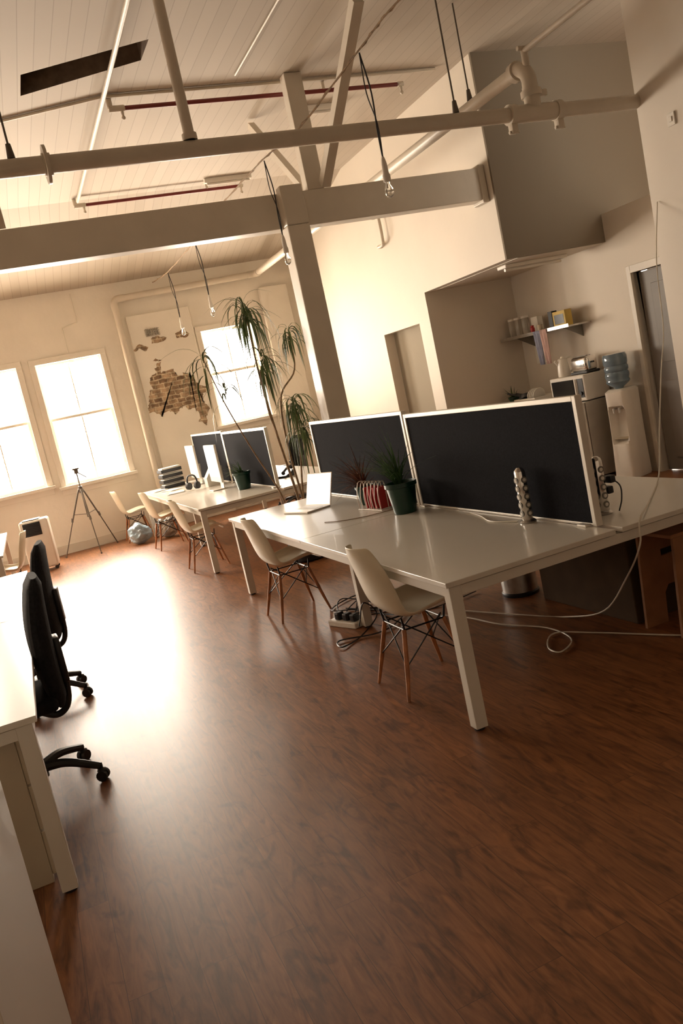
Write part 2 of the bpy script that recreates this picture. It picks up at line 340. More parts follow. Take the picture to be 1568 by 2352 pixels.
# ---------------------------------------------------------------- timber frame
one("timber_beam","paint",lambda bm:(B(bm,(-1.6,7.85,3.27),(5.19,8.03,3.60),.008),B(bm,(5.12,7.83,3.24),(5.195,8.05,3.63),.01)),label="thick white painted timber tie beam spanning the room",cat_="beam")
one("timber_column","paint",lambda bm:(B(bm,(2.86,7.72,0),(3.09,7.95,3.268),.012),B(bm,(2.86,7.72,3.27),(3.09,7.848,3.64),.012)),label="white painted square timber column under the beam",cat_="column")
def strut(a,b,w=.09): return lambda bm: C(bm,a,b,w*.72,seg=4,ph=math.pi/4)
one("king_post","paint",lambda bm:B(bm,(3.20,7.86,3.602),(3.38,7.99,CZ-.003),.006),label="white upright timber post from beam to ceiling",cat_="beam")
one("timber_brace","paint",strut((3.36,7.80,3.62),(3.36,6.40,CZ-.05)),label="white diagonal timber brace rising to the ceiling",cat_="beam",group="diagonal roof braces")
one("timber_brace.001","paint",strut((3.24,8.06,3.68),(3.2,9.1,CZ-.05),.07),label="white diagonal timber brace rising to the ceiling",cat_="beam",group="diagonal roof braces")
one("timber_brace.002","paint",strut((.33,7.80,3.62),(.25,6.5,CZ-.05)),label="white diagonal timber brace rising to the ceiling",cat_="beam",group="diagonal roof braces")

# ---------------------------------------------------------------- pipes
pm=E("sprinkler_main_pipe","thick cream painted pipe running across under the ceiling","pipe",(0,5.8,3.46))
one("pipe_run","pipe",lambda bm:C(bm,(-1.6,0,0),(5.42,0,0),.057,seg=24),pm,smooth=True)
one("pipe_flange","pipe",lambda bm:(C(bm,(.61,0,0),(.63,0,0),.12,seg=28),C(bm,(.60,0,0),(.65,0,0),.07,seg=24)),pm,smooth=True)
def tee(bm):
    for x in (4.18,4.62): C(bm,(x-.03,0,0),(x+.03,0,0),.078,seg=20); B(bm,(x-.028,-.03,-.14),(x+.028,.03,-.07),.005); C(bm,(x-.045,0,-.13),(x+.045,0,-.13),.012)
    C(bm,(4.2,0,0),(4.6,0,0),.068,seg=20); C(bm,(4.4,0,.03),(4.4,0,.2),.064,seg=20)
    C(bm,(4.4,0,.12),(4.4,0,.17),.082,seg=20); B(bm,(4.47,-.02,.12),(4.54,.02,.17),.005)
one("pipe_coupling","pipe",tee,pm,smooth=True)
pb=E("sprinkler_branch_pipe","cream painted pipe running the room length then down the far wall","pipe",(4.4,5.8,3.66))
one("pipe_run","pipe",lambda bm:(T(bm,[(0,0,0),(0,0,.06),(0,.03,.12),(0,.1,.165),(0,.2,.17)],.06,20),C(bm,(0,.15,.17),(0,8.02,.17),.055,seg=20),T(bm,[(0,7.9,.17),(0,8.0,.17),(-.05,8.07,.17),(-.15,8.08,.17)],.06,16),C(bm,(-.1,8.08,.17),(-2.32,8.08,.13),.052,seg=20),T(bm,[(-2.25,8.08,.13),(-2.38,8.08,.12),(-2.43,8.08,.06),(-2.43,8.08,-.06)],.058,16),C(bm,(-2.43,8.08,0),(-2.43,8.08,-3.64),.052,seg=20)),pb,smooth=True)
one("pipe_coupling","pipe",lambda bm:(C(bm,(0,.12,.17),(0,.18,.17),.078,seg=20),B(bm,(.07,.13,.15),(.13,.17,.19),.004)),pb,smooth=True)
one("pipe_stub","pipe",lambda bm:(C(bm,(0,0,.15),(0,0,.30),.028),C(bm,(-.06,0,.29),(.06,0,.29),.018)),pb,smooth=True)
one("upper_pipe","pipe",lambda bm:C(bm,(0,0,.27),(0,-3.6,.27),.024,seg=12),pb,smooth=True)
one("vertical_pipe","pipe",lambda bm:(C(bm,(1.59,5.8,3.518),(1.59,5.8,CZ-.002),.038,seg=18),C(bm,(1.59,5.8,3.518),(1.59,5.8,3.56),.052,seg=18)),label="cream vertical pipe joining main pipe to ceiling",cat_="pipe",smooth=True)
def rod(x,y,z0,r=.007): 
    return lambda bm:(C(bm,(x,y,z0),(x,y,CZ-.002),r,seg=8),C(bm,(x,y,z0),(x,y,z0+.09),.026,.016,seg=12))
for i,(x,y,zz) in enumerate([(.42,5.8,3.518),(3.69,5.8,3.518),(4.4,6.66,3.886)]):
    one("pipe_hanger_rod"+("" if i==0 else ".%03d"%i),"tripod",rod(x,y,zz),label="thin dark metal rod hanging a pipe from the ceiling",cat_="rod",group="pipe hanger rods",smooth=True)
def redpipe(y,x0,x1):
    r=E("sprinkler_pipe","thin dark red sprinkler pipe with white elbow ends under ceiling","pipe",(0,y,CZ-.09),group="red sprinkler pipes")
    one("pipe_run","redpipe",lambda bm:C(bm,(x0,0,0),(x1,0,0),.021,seg=12),r,smooth=True)
    one("pipe_elbow","pipe",lambda bm:(C(bm,(x0-.14,0,0),(x0,0,0),.03,seg=12),C(bm,(x0-.12,0,0),(x0-.12,0,.085),.026,seg=12)),r,smooth=True)
    for x in (x0-.02,x1+.04):
        one("sprinkler_head","pipe",lambda bm:(C(bm,(x-.03,0,0),(x+.03,0,0),.028,seg=12),C(bm,(x,0,0),(x,0,-.08),.018,.011),S(bm,(x,0,-.085),.02)),r,smooth=True)
    one("pipe_bracket","pipe",lambda bm:C(bm,((x0+x1)/2+.6,0,0),((x0+x1)/2+.6,0,.085),.018),r,smooth=True)
redpipe(8.16,1.68,4.55); redpipe(11.3,1.55,3.6)
def cond(name,pts,r,label): one(name,"pipe",lambda bm:[C(bm,pts[i],pts[i+1],r,seg=10) for i in range(len(pts)-1)],label=label,cat_="pipe",smooth=True,group="ceiling conduits")
cond("conduit_pipe",[(1.52,2.0,CZ-.062),(1.46,11.2,CZ-.062)],.022,"cream conduit pipe running lengthwise on the ceiling")
cond("conduit_pipe.001",[(-1.5,9.3,CZ-.017),(1.5,8.04,CZ-.017),(4.95,8.03,CZ-.017)],.015,"cream conduit pipe crossing the boarded ceiling")
cond("conduit_pipe.002",[(2.72,3.0,CZ-.013),(2.70,7.8,CZ-.013)],.010,"thin cream conduit running lengthwise on the ceiling")
for i,(x0,x1,y) in enumerate([(3.55,4.2,8.8),(3.1,3.75,11.1)]):
    r=E("fluorescent_batten","unlit white fluorescent batten light on the ceiling","light fitting",((x0+x1)/2,y,CZ),group="ceiling batten lights")
    one("batten_body","white",lambda bm:B(bm,(-(x1-x0)/2,-.03,-.06),((x1-x0)/2,.03,0),.006),r)
    one("light_tube","white",lambda bm:C(bm,(-(x1-x0)/2+.03,0,-.075),((x1-x0)/2-.03,0,-.075),.014),r,smooth=True)
r=E("fluorescent_batten","unlit white kitchen ceiling light fitting under the soffit","light fitting",(5.85,8.2,2.605),group="ceiling batten lights")
one("batten_body","white",lambda bm:B(bm,(-.42,-.09,-.04),(.42,.09,0),.01),r)
one("light_tube","white",lambda bm:C(bm,(-.38,0,-.055),(.38,0,-.055),.018),r,smooth=True)
one("wall_pipe","pipe",lambda bm:T(bm,[(5.19,10.62,3.80),(5.14,10.6,3.80),(5.13,10.45,3.79),(5.13,10.38,3.74),(5.13,10.38,3.46),(5.13,10.42,3.40),(5.13,10.55,3.40),(5.19,10.56,3.40)],.022,10),label="small cream U-shaped pipe on the wall",cat_="pipe",smooth=True)
one("wall_pipe.001","wallfar",lambda bm:(C(bm,(1.35,13.992,4.0),(1.35,13.992,3.55),.008),C(bm,(1.35,13.992,3.55),(1.1,13.992,3.5),.008),C(bm,(1.1,13.992,3.5),(1.1,13.992,3.1),.008)),label="thin cream conduit on the far wall above window",cat_="pipe",smooth=True)
one("cable_grommet","black",lambda bm:C(bm,(5.19,7.87,3.57),(5.202,7.87,3.57),.022),label="small round dark hole cover on the wall",cat_="wall fitting")
one("light_switch","white",lambda bm:(B(bm,(5.405,5.40,3.14),(5.42,5.48,3.24),.004),B(bm,(5.398,5.425,3.17),(5.408,5.455,3.21),.002)),label="small white wall plate on the plaster wall",cat_="switch")
fs=[(2.65,1.8,3.85),(2.65,3.4,3.66),(2.65,4.55,3.77),(2.66,5.18,3.77),(2.62,6.4,3.70),(2.65,7.39,3.80),(2.63,9,3.83),(2.66,10.58,3.83),(2.65,12.54,3.85),(2.65,13.86,3.95)]
one("festoon_cable","stem",lambda bm:(T(bm,fs,.006,6),T(bm,[(p[0]+.010*math.sin(i*2),p[1],p[2]+.010*math.cos(i*2)) for i,p in enumerate(cat(fs,8))],.004,5,0)),label="twisted electrical cable strung along the ceiling for bulbs",cat_="cable",smooth=True)
def lamp(loc,n,lean):
    r=E("pendant_bulb","bare bulb in a white socket on a black cord","lamp",loc,group="bare pendant bulbs")
    one("cord","black",lambda bm:(T(bm,[(0,0,0),(.03,0,-.25),(lean,.0,-.5),(lean,0,-.70)],.0055,6),T(bm,[(0,0,0),(.0,0.01,-.25),(lean+.015,.01,-.45),(lean,0,-.70)],.004,6)),r,smooth=True)
    one("lamp_socket","white",lambda bm:L(bm,[(.008,-.66),(.014,-.68),(.019,-.71),(.021,-.77),(.026,-.78),(.026,-.82),(.019,-.825)],16,(lean,0,0)),r,smooth=True)
    one("light_bulb","clear",lambda bm:L(bm,[(.013,-.82),(.016,-.84),(.028,-.865),(.031,-.89),(.024,-.915),(.004,-.93)],16,(lean,0,0)),r,smooth=True)
for i,(x,y,zz) in enumerate([(2.66,5.18,3.755),(2.65,7.39,3.785),(2.66,10.58,3.815),(2.65,12.54,3.835)]): lamp((x,y,zz),i,.02)

# ---------------------------------------------------------------- benches
def bench(x0,x1,y0,y1,label,single=False):
    r=E("bench_desk",label,"desk",((x0+x1)/2,(y0+y1)/2,0),group="white bench desks")
    X=(x1-x0)/2;Y=(y1-y0)/2
    sides=[(-X,-.02),(.02,X)] if not single else [(-X,X)]
    for a,b in sides:
        for c,d in ((-Y,-.002),(.002,Y)):
            one("desk_top","desk",lambda bm:B(bm,(a,c,.705),(b,d,.73),.003),r)
    def rails(bm):
        for y in (-Y+.025,Y-.065): B(bm,(-X+.08,y,.648),(X-.08,y+.045,.697),.003)
        for x in (-X+.025,X-.065): B(bm,(x,-Y+.08,.648),(x+.045,Y-.08,.697),.003)
        B(bm,(-X+.33,-.025,.648),(X-.33,.025,.697),.003)
        for y in (-Y+.4,-.3,.3,Y-.4): B(bm,(-X+.1,y-.02,.697),(X-.1,y+.02,.705))
    one("frame_rail","deskframe",rails,r)
    for sx,sy,ix in [(-1,-1,0),(1,-1,0),(-1,1,0),(1,1,0),(-1,0,.3),(1,0,.3)]:
        cx=sx*(X-.052-ix); cy=sy*(Y-.052)
        def leg(bm):
            B(bm,(cx-.031,cy-.031,.012),(cx+.031,cy+.031,.70),.003)
        l=one("leg","deskframe",leg,r)
        one("leg_foot","black",lambda bm:C(bm,(cx,cy,0),(cx,cy,.012),.025),l)
    return r
bench(1.58,3.52,3.26,7.42,"white bench desk with square legs beside the shell chairs")
bench(1.58,3.50,8.80,13.2,"white bench desk near the windows holding monitors")
bench(-1.1,-.19,3.26,7.5,"white bench desk beside black office chairs",single=True)
bench(-1.3,-.42,9.2,12.0,"white bench desk close to the window wall",single=True)
def screen(y0,y1,x,z0=.73,z1=1.42,label="black fabric desk divider screen in pale frame"):
    r=E("desk_divider",label,"divider",(x,(y0+y1)/2,z0),group="desk divider screens"); Y=(y1-y0)/2; Z=z1-z0
    one("fabric_panel","fabric",lambda bm:B(bm,(-.012,-Y+.03,.015),(.012,Y-.03,Z-.02),.002),r)
    def fr(bm):
        B(bm,(-.02,-Y,0),(.02,-Y+.03,Z),.003);B(bm,(-.02,Y-.03,0),(.02,Y,Z),.003);B(bm,(-.02,-Y+.03,Z-.028),(.02,Y-.03,Z),.003);B(bm,(-.015,-Y+.03,0),(.015,Y-.03,.014),.003)
    one("frame","alu",fr,r)
    for s in(-1,1): one("clamp","alu",lambda bm:B(bm,(-.05,s*(Y-.085)-.035,0),(.05,s*(Y-.085)+.035,.012),.003),r)
screen(3.40,5.36,2.55,z1=1.395); screen(5.38,7.40,2.55,z1=1.42); screen(8.95,11.05,2.55,z1=1.42); screen(11.07,13.18,2.55,z1=1.44)

# ---------------------------------------------------------------- shell chair
def shellchair(loc,rz):
    r=E("shell_chair","ivory moulded shell chair on wooden dowel legs at a desk","chair",loc,rz,group="moulded shell chairs")
    prof=[(.235,.405,.16),(.232,.435,.195),(.18,.452,.225),(.09,.447,.238),(0,.432,.24),(-.09,.422,.236),(-.16,.445,.23),(-.205,.515,.225),(-.232,.61,.215),(-.258,.71,.20),(-.282,.79,.17),(-.295,.845,.11)]
    bm=NB(); rows=[]
    for i,(x,zz,w) in enumerate(prof):
        t=min(1,max(0,(i-4.5)/3)); row=[]
        for k in range(11):
            s=-1+k/5; sy=math.sin(s*math.pi/2*.9)/math.sin(math.pi/2*.9)
            row.append(bm.verts.new((x+t*.075*s*s,sy*w,zz+(1-t)*.05*abs(s)**3*(1 if i>1 else .3))))
        rows.append(row)
    for a,b in zip(rows,rows[1:]):
        for k in range(10): bm.faces.new((a[k],a[k+1],b[k+1],b[k]))
    o=fin("seat_shell",bm,"shell",r,smooth=True)
    md=o.modifiers.new("s","SOLIDIFY"); md.thickness=.009; md=o.modifiers.new("u","SUBSURF"); md.levels=1; md.render_levels=2
    for sx in(-1,1):
        for sy in(-1,1):
            one("leg","beech",lambda bm:(C(bm,(sx*.205,sy*.195,0),(sx*.165,sy*.165,.16),.0085,.013,seg=10),C(bm,(sx*.165,sy*.165,.16),(sx*.12,sy*.125,.36),.013,.0125,seg=10)),r,smooth=True)
    def br(bm):
        for sx in(-1,1):
            C(bm,(sx*.165,-.165,.17),(sx*.11,.12,.385),.004,seg=6);C(bm,(sx*.165,.165,.17),(sx*.11,-.12,.385),.004,seg=6)
            C(bm,(-.165,sx*.165,.17),(.11,sx*.12,.385),.004,seg=6);C(bm,(.165,sx*.165,.17),(-.11,sx*.12,.385),.004,seg=6)
            C(bm,(sx*.12,-.13,.36),(sx*.12,.13,.36),.005,seg=6);C(bm,(-.12,sx*.13,.36),(.12,sx*.13,.36),.005,seg=6)
            C(bm,(sx*.12,-.13,.36),(sx*.13,-.14,.43),.006,seg=6);C(bm,(sx*.12,.13,.36),(sx*.13,.14,.43),.006,seg=6)
    one("wire_brace","blackmetal",br,r,smooth=True)
    return r
sc=shellchair((1.74,4.07,0),0)
for p,rz in [((1.72,6.28,0),.02),((1.66,9.40,0),-.03),((1.64,11.75,0),.05),((1.42,13.46,0),.0),((-.45,10.2,0),math.pi)]: dup(sc,p,rz)

# ---------------------------------------------------------------- office chair
def officechair(loc,rz,label):
    r=E("office_chair",label,"chair",loc,rz,group="black office chairs")
    angs=[math.radians(72*i+8) for i in range(5)]
    one("chair_base","black",lambda bm:(C(bm,(0,0,.07),(0,0,.14),.04),[ (T(bm,[(0,0,.12),(.15*math.cos(a),.15*math.sin(a),.125),(.32*math.cos(a),.32*math.sin(a),.075)],lambda t:.028-.010*t,8)) for a in angs]),r,smooth=True)
    for a in angs:
        x,y=.32*math.cos(a),.32*math.sin(a)
        def cf(bm):
            n=Vector((-math.sin(a),math.cos(a),0))*.026; c=Vector((x,y,.028))
            C(bm,c-n,c-n*.25,.028,seg=14);C(bm,c+n*.25,c+n,.028,seg=14);C(bm,(x,y,.03),(x,y,.085),.009,seg=8);S(bm,(x,y,.052),(.026,.026,.016),10)
        one("caster",'black',cf,r,smooth=True)
    one("gas_column","blackmetal",lambda bm:(C(bm,(0,0,.12),(0,0,.30),.027),C(bm,(0,0,.28),(0,0,.42),.016),B(bm,(-.12,-.08,.40),(.10,.08,.44),.01)),r,smooth=True)
    one("seat","mesh",lambda bm:B(bm,(-.17,-.24,.44),(.28,.24,.51),.03,seg=4),r,smooth=True)
    def back(bm):
        rows=[]
        for i in range(15):
            t=i/14; zz=.43+.66*t; cx=-.185+.035*math.sin(t*math.pi*.95)-.035*t; w=.20+.025*math.sin(t*math.pi); th=.038+.022*math.sin(t*math.pi)
            if i in(0,14): w*=.75; th*=.5
            if i in(1,13): w*=.93
            row=[]
            for k in range(16):
                a=2*math.pi*k/16; cy=w*math.copysign(abs(math.cos(a))**.6,math.cos(a)); dx=th*math.copysign(abs(math.sin(a))**.8,math.sin(a))
                row.append(bm.verts.new((cx+dx+.25*cy*cy,cy,zz)))
            rows.append(row)
        for a,b in zip(rows,rows[1:]): skin(bm,a,b)
        bm.faces.new(rows[0][::-1]);bm.faces.new(rows[-1])
    one("backrest","mesh",back,r,smooth=True)
    one("back_bracket","black",lambda bm:(T(bm,[(-.05,0,.42),(-.15,0,.36),(-.215,0,.40),(-.235,0,.52),(-.225,0,.68)],.018,8),B(bm,(-.255,-.06,.52),(-.22,.06,.76),.01)),r,smooth=True)
    for s in(-1,1):
        one("armrest","black",lambda bm:(T(bm,[(0,s*.2,.43),(0,s*.275,.44),(0,s*.28,.52),(0,s*.275,.66)],.015,8),B(bm,(-.11,s*.275-.035,.66),(.14,s*.275+.035,.69),.012)),r,smooth=True)
    return r
oc=officechair((-.31,4.42,0),math.pi+.05,"black fabric office chair with armrests at the desk")
dup(oc,(-.25,6.00,0),math.pi-.1)
dup(oc,(3.85,12.6,0),math.pi*.75,"black office chair tucked behind the divider screens")

# ---------------------------------------------------------------- plants
def leafblade(bm,base,az,el,length,width,droop,n=8):
    p=Vector(base); e=el; prev=None
    for i in range(n+1):
        t=i/n; d=Vector((math.cos(az)*math.cos(e),math.sin(az)*math.cos(e),math.sin(e)))
        side=Vector((-math.sin(az),math.cos(az),0)); w=width*(math.sin(min(1,t*1.6+.25)*math.pi/2))*(1-t**2.2)+.0006
        up=side.cross(d)
        a=[bm.verts.new(p-side*w+up*w*.3),bm.verts.new(p),bm.verts.new(p+side*w+up*w*.3)]
        if prev: bm.faces.new((prev[0],prev[1],a[1],a[0]));bm.faces.new((prev[1],prev[2],a[2],a[1]))
        prev=a; p=p+d*(length/n); e=max(-1.5,e-droop/n*(1.6 if t<.5 else .5))
def crown(bm,c,n,ln,w=.010,spread=1.0):
    for i in range(n):
        az=random.uniform(0,2*math.pi); el=random.uniform(-.5,1.25)
        leafblade(bm,(c[0],c[1],c[2]+random.uniform(-.18,.03)),az,el,ln*random.uniform(.6,1.1),w*random.uniform(.7,1.2),random.uniform(1.7,3.1)/spread)
dr=E("dracaena_plant","tall dracaena with bare stems and drooping leaf crowns","plant",(2.5,8.2,0))
one("plant_pot","black",lambda bm:(L(bm,[(.15,0),(.19,.02),(.21,.32),(.225,.33),(.225,.37),(.20,.37),(.19,.32),(.01,.32)],32)),dr,smooth=True)
one("soil","soil",lambda bm:C(bm,(0,0,.30),(0,0,.335),.19,seg=24),dr)
def st(pts,r0,r1): return lambda bm:T(bm,pts,lambda t:r0+(r1-r0)*t,10)
one("stem","stem",st([(.02,0,.33),(.01,0,.70),(-.06,.0,1.36),(-.10,0,1.95),(-.10,0,2.55)],.016,.008),dr,smooth=True)
one("stem","stem",st([(-.10,.03,.33),(-.15,.03,.74),(-.33,.03,1.22),(-.5,0.05,1.75),(-.62,.05,2.25)],.010,.005),dr,smooth=True)
one("stem","stem",st([(.1,-.02,.33),(.06,0,.68),(.03,0,1.3),(.08,0,1.72),(.28,0,1.95),(.30,0,2.32)],.013,.007),dr,smooth=True)
one("stem","stem",st([(.06,.06,.33),(.10,.06,.72),(.16,.05,1.1),(.20,.03,1.5)],.012,.008),dr,smooth=True)
one("stem","stem",st([(-.06,-.02,1.36),(-.1,-.03,1.6),(-.10,-.05,2.0)],.009,.007),dr,smooth=True)
for c,n,ln,s in [((-.10,0,2.66),70,.48,1.15),((-.05,-.05,2.12),56,.46,1.0),((-.62,.05,2.25),18,.52,1.4),((.30,0,2.36),34,.42,.85),((.20,.03,1.66),54,.46,.95),((.22,-.05,1.38),46,.48,.85),((-.48,.05,1.9),7,.5,1.3)]:
    one("leaf_crown","leaf",lambda bm:crown(bm,c,n,ln,spread=s),dr)
def potplant(loc,s,mt_,n,ln,label,el=(.5,1.45),group="small desk plants"):
    r=E("potted_plant",label,"plant",loc,group=group)
    one("plant_pot","greenpot",lambda bm:L(bm,[(.065*s,0),(.07*s,.005),(.09*s,.16*s),(.1*s,.165*s),(.1*s,.19*s),(.088*s,.19*s),(.085*s,.165*s),(.01,.165*s)],28),r,smooth=True)
    one("soil","soil",lambda bm:C(bm,(0,0,.15*s),(0,0,.172*s),.084*s,seg=20),r)
    def lf(bm):
        for i in range(n):
            az=random.uniform(0,6.28)
            if math.cos(az)>.35: az=math.pi-az
            leafblade(bm,(random.uniform(-.02,.02),random.uniform(-.02,.02),.16*s),az,random.uniform(*el),ln*random.uniform(.6,1.1),.0045,random.uniform(.2,1.2))
    one("foliage",mt_,lf,r)
    return r
potplant((2.36,5.26,.73),1.15,"leafdark",90,.44,"spiky green plant in dark green pot on the desk",el=(.9,1.54))
potplant((2.36,9.75,.73),1.1,"leafdark",44,.26,"small leafy plant in dark green pot near monitors")
rk=E("desk_rack","white wire rack holding red folders and dry grass","desk organiser",(2.36,5.74,.73),.15)
def wires(bm):
    for i in range(7):
        y=-.15+i*.05
        T(bm,[(-.07,y,.005),(-.075,y,.10),(-.05,y+.0,.20),(-.02,y,.215),(.0,y,.19),(.0,y,.005)],.003,6)
    C(bm,(-.07,-.16,.006),(-.07,.17,.006),.004);C(bm,(0,-.16,.006),(0,.17,.006),.004)
one("wire_frame","alu",wires,rk,smooth=True)
for i in range(4): one("folder","red",lambda bm:B(bm,(-.05,-.125+i*.065,.01),(.045,-.105+i*.065,.17),.002),rk)
potplant((2.42,6.08,.73),.8,"leafred",90,.36,"dry reddish grass plant in a small pot")

# ---------------------------------------------------------------- desk items
lp=E("laptop","open silver white laptop with glowing screen on desk","laptop",(2.08,6.62,.73),.28)
one("keyboard_deck","alu",lambda bm:B(bm,(-.12,-.18,0),(.12,.18,.016),.005),lp)
one("keyboard","white",lambda bm:[B(bm,(-.02+.02*j,-.14+i*.022,.016),(-.004+.02*j,-.122+i*.022,.018)) for i in range(13) for j in range(5)],lp)
mx_=Matrix.Translation((.12,0,.012))@Matrix.Rotation(math.radians(18),4,'Y')
one("screen_lid","alu",lambda bm:B(bm,(0,-.18,0),(.008,.18,.28),.003,mtx=mx_),lp)
one("display","screenglow",lambda bm:B(bm,(-.002,-.17,.012),(.0,.17,.27),0,mtx=mx_),lp)
def tower(loc,label):
    r=E("power_tower",label,"power strip",loc,group="metal power towers")
    one("tower_base","steel",lambda bm:L(bm,[(.045,0),(.047,.008),(.04,.014),(.03,.02),(.01,.022)],24),r,smooth=True)
    one("tower_body","chrome",lambda bm:L(bm,[(.028,.015),(.031,.02),(.031,.285),(.026,.30),(.012,.312)],24),r,smooth=True)
    for i in range(5):
        for a in (math.pi,math.pi*1.5):
            n=Vector((math.cos(a),math.sin(a),0)); p=n*.029+Vector((0,0,.055+i*.047))
            s=one("socket","darksteel",lambda bm:C(bm,p,p+n*.004,.018,seg=16),r,smooth=True)
            one("socket_face","white",lambda bm:C(bm,p+n*.004,p+n*.006,.010,seg=10),s,smooth=True)
tower((2.475,3.92,.73),"chrome upright power socket tower beside the divider")
tower((2.74,3.60,.73),"chrome upright power socket tower with plugged cables")
one("power_cable","cablew",lambda bm:T(bm,[(2.45,3.99,.736),(2.40,4.19,.734),(2.46,4.4,.734),(2.50,4.6,.734)],.004,6),label="white power cable lying on the desk top",cat_="cable",smooth=True,group="power cables")
one("power_cable.001","stem",lambda bm:T(bm,[(2.46,5.50,.734),(2.30,5.5,.734),(2.15,5.52,.734),(2.0,5.62,.734),(1.92,5.75,.734)],.003,6),label="thin cable lying on the desk by the plant",cat_="cable",smooth=True,group="power cables")
one("plug_cables","black",lambda bm:(T(bm,[(2.785,3.57,.92),(2.82,3.54,.87),(2.81,3.53,.80),(2.79,3.54,.738)],.004,6),B(bm,(2.775,3.55,.89),(2.81,3.60,.93),.006),B(bm,(2.775,3.58,.83),(2.81,3.63,.87),.006)),label="dark plugs and cables hanging from the power tower",cat_="cable",smooth=True,group="power cables")
def monitor(loc,rz,w,hh,label,mm):
    r=E("computer_monitor",label,"monitor",loc,rz,group="desktop monitors")
    one("monitor_body","white",lambda bm:B(bm,(0,-w/2,.10),(.03,w/2,.10+hh),.006),r)
    one("display",mm,lambda bm:B(bm,(-.003,-w/2+.02,.17),(.001,w/2-.02,.10+hh-.02)),r)
    one("stand","alu",lambda bm:(B(bm,(-.09,-.11,0),(.10,.11,.012),.004),B(bm,(.06,-.09,.006),(.072,.09,.3),.003,mtx=Matrix.Translation((0,0,.004))@Matrix.Rotation(math.radians(4),4,'Y'))),r)
monitor((2.2,10.5,.732),.0,.62,.48,"slim white desktop computer with bright display","screenglow")
monitor((2.25,12.1,.732),.0,.6,.48,"white desktop computer with bright display near window","screendim")
tr=E("document_tray","stack of dark document trays with papers on desk","desk organiser",(2.02,12.85,.731),.1)
for i in range(4):
    one("tray_shelf","black",lambda bm:(B(bm,(-.16,-.13,i*.08),(.16,.13,i*.08+.008)),B(bm,(-.16,-.13,i*.08),(-.15,.13,i*.08+.05)),B(bm,(-.16,-.13,i*.08),(.16,-.12,i*.08+.05))),tr)
    one("paper_stack","paper",lambda bm:B(bm,(-.14,-.115,i*.08+.009),(.15,.11,i*.08+(.072 if i==3 else .060))),tr)
one("headphones","black",lambda bm:(T(bm,[(0,-.09,.06),(0,-.09,.14),(0,-.05,.20),(0,.05,.20),(0,.09,.14),(0,.09,.06)],.012,8),C(bm,(0,-.1,.06),(0,-.06,.06),.05,seg=16),C(bm,(0,.06,.06),(0,.1,.06),.05,seg=16)),loc=(2.05,11.35,.732),rot=(0,0,.6),label="black over-ear headphones standing on the desk",cat_="headphones",smooth=True)
one("magazine_holder","paper",lambda bm:PLY(bm,[(-.12,0,0),(.12,0,0),(.12,0,.30),(.02,0,.30),(-.12,0,.12)],(0,.1,0)),loc=(2.35,11.25,.731),rot=(0,0,.2),label="white card magazine holder beside monitor",cat_="desk organiser")
for i,(x,y,rz) in enumerate([(1.9,12.25,.3),(1.85,11.6,-.4),(1.75,12.7,.1)]):
    one("paper_sheets"+("" if not i else ".%03d"%i),"paper",lambda bm:[B(bm,(-.105,-.15,k*.003),(.105,.15,k*.003+.002),mtx=Matrix.Rotation(k*.08,4,'Z')) for k in range(4)],loc=(x,y,.7305),rot=(0,0,rz),label="loose stack of white paper sheets on desk",cat_="paper",group="loose papers")
dp=E("desk_phone","black desk telephone with handset on the desk","telephone",(2.95,9.95,.731),.6)
one("phone_body","black",lambda bm:PLY(bm,[(-.1,-.09,0),(.1,-.09,0),(.1,-.09,.08),(-.1,-.09,.025)],(0,.18,0)),dp)
one("handset","black",lambda bm:(T(bm,[(-.09,-.05,.07),(0,-.05,.105),(.09,-.05,.12)],.016,8),S(bm,(-.09,-.05,.06),.025),S(bm,(.09,-.05,.105),.025)),dp,smooth=True)

# ---------------------------------------------------------------- under the benches
pw=E("power_strip","white power strip with black plugs on the floor","power strip",(1.84,5.52,0),.35)
one("strip_body","white",lambda bm:B(bm,(-.05,-.15,0),(.05,.15,.045),.008),pw)
for y in(-.10,-.02,.07): one("plug","black",lambda bm:B(bm,(-.03,y-.03,.045),(.03,y+.02,.10),.01),pw)
tg=[(1.86,5.32,.03),(1.9,5.25,.20),(1.97,5.22,.10),(1.8,5.15,.012),(1.62,5.05,.012),(1.66,5.2,.012),(1.9,5.1,.012),(2.1,5.2,.012),(2.3,5.5,.012),(2.05,5.8,.012),(1.9,6.0,.012),(2.2,6.2,.012),(2.5,6.0,.012)]
one("power_cable.002","black",lambda bm:T(bm,tg,.005,6),label="tangled black power cables on floor under the desk",cat_="cable",smooth=True,group="power cables")
rr_=random.Random(3)
tg2=[(2.05+rr_.uniform(-.14,.25),5.5+rr_.uniform(-.35,.45),.012+rr_.uniform(0,.16)*(i%3==0)) for i in range(16)]
one("power_cable.006","black",lambda bm:T(bm,tg2,.0045,6),label="messy loops of black cable on the floor",cat_="cable",smooth=True,group="power cables")
one("power_cable.003","black",lambda bm:(T(bm,[(1.95,5.5,.06),(2.0,5.5,.35),(2.02,5.4,.64)],.004,6),T(bm,[(1.95,5.6,.05),(2.04,5.52,.3),(2.12,5.4,.2),(2.3,5.3,.015),(2.55,5.25,.012),(2.8,5.3,.012)],.004,6)),label="black cables rising from strip to the desk frame",cat_="cable",smooth=True,group="power cables")
one("power_cable.004","cablew",lambda bm:T(bm,[(2.3,5.2,.008),(2.44,4.84,.008),(2.5,4.5,.008),(2.63,4.18,.008),(2.60,3.9,.008),(2.44,3.78,.008),(2.44,3.9,.008),(2.60,4.06,.008),(2.75,3.85,.008),(3.08,3.30,.008),(3.5,3.1,.008),(4.2,2.8,.008)],.0045,6),label="white cable looped across the wooden floor",cat_="cable",smooth=True,group="power cables")
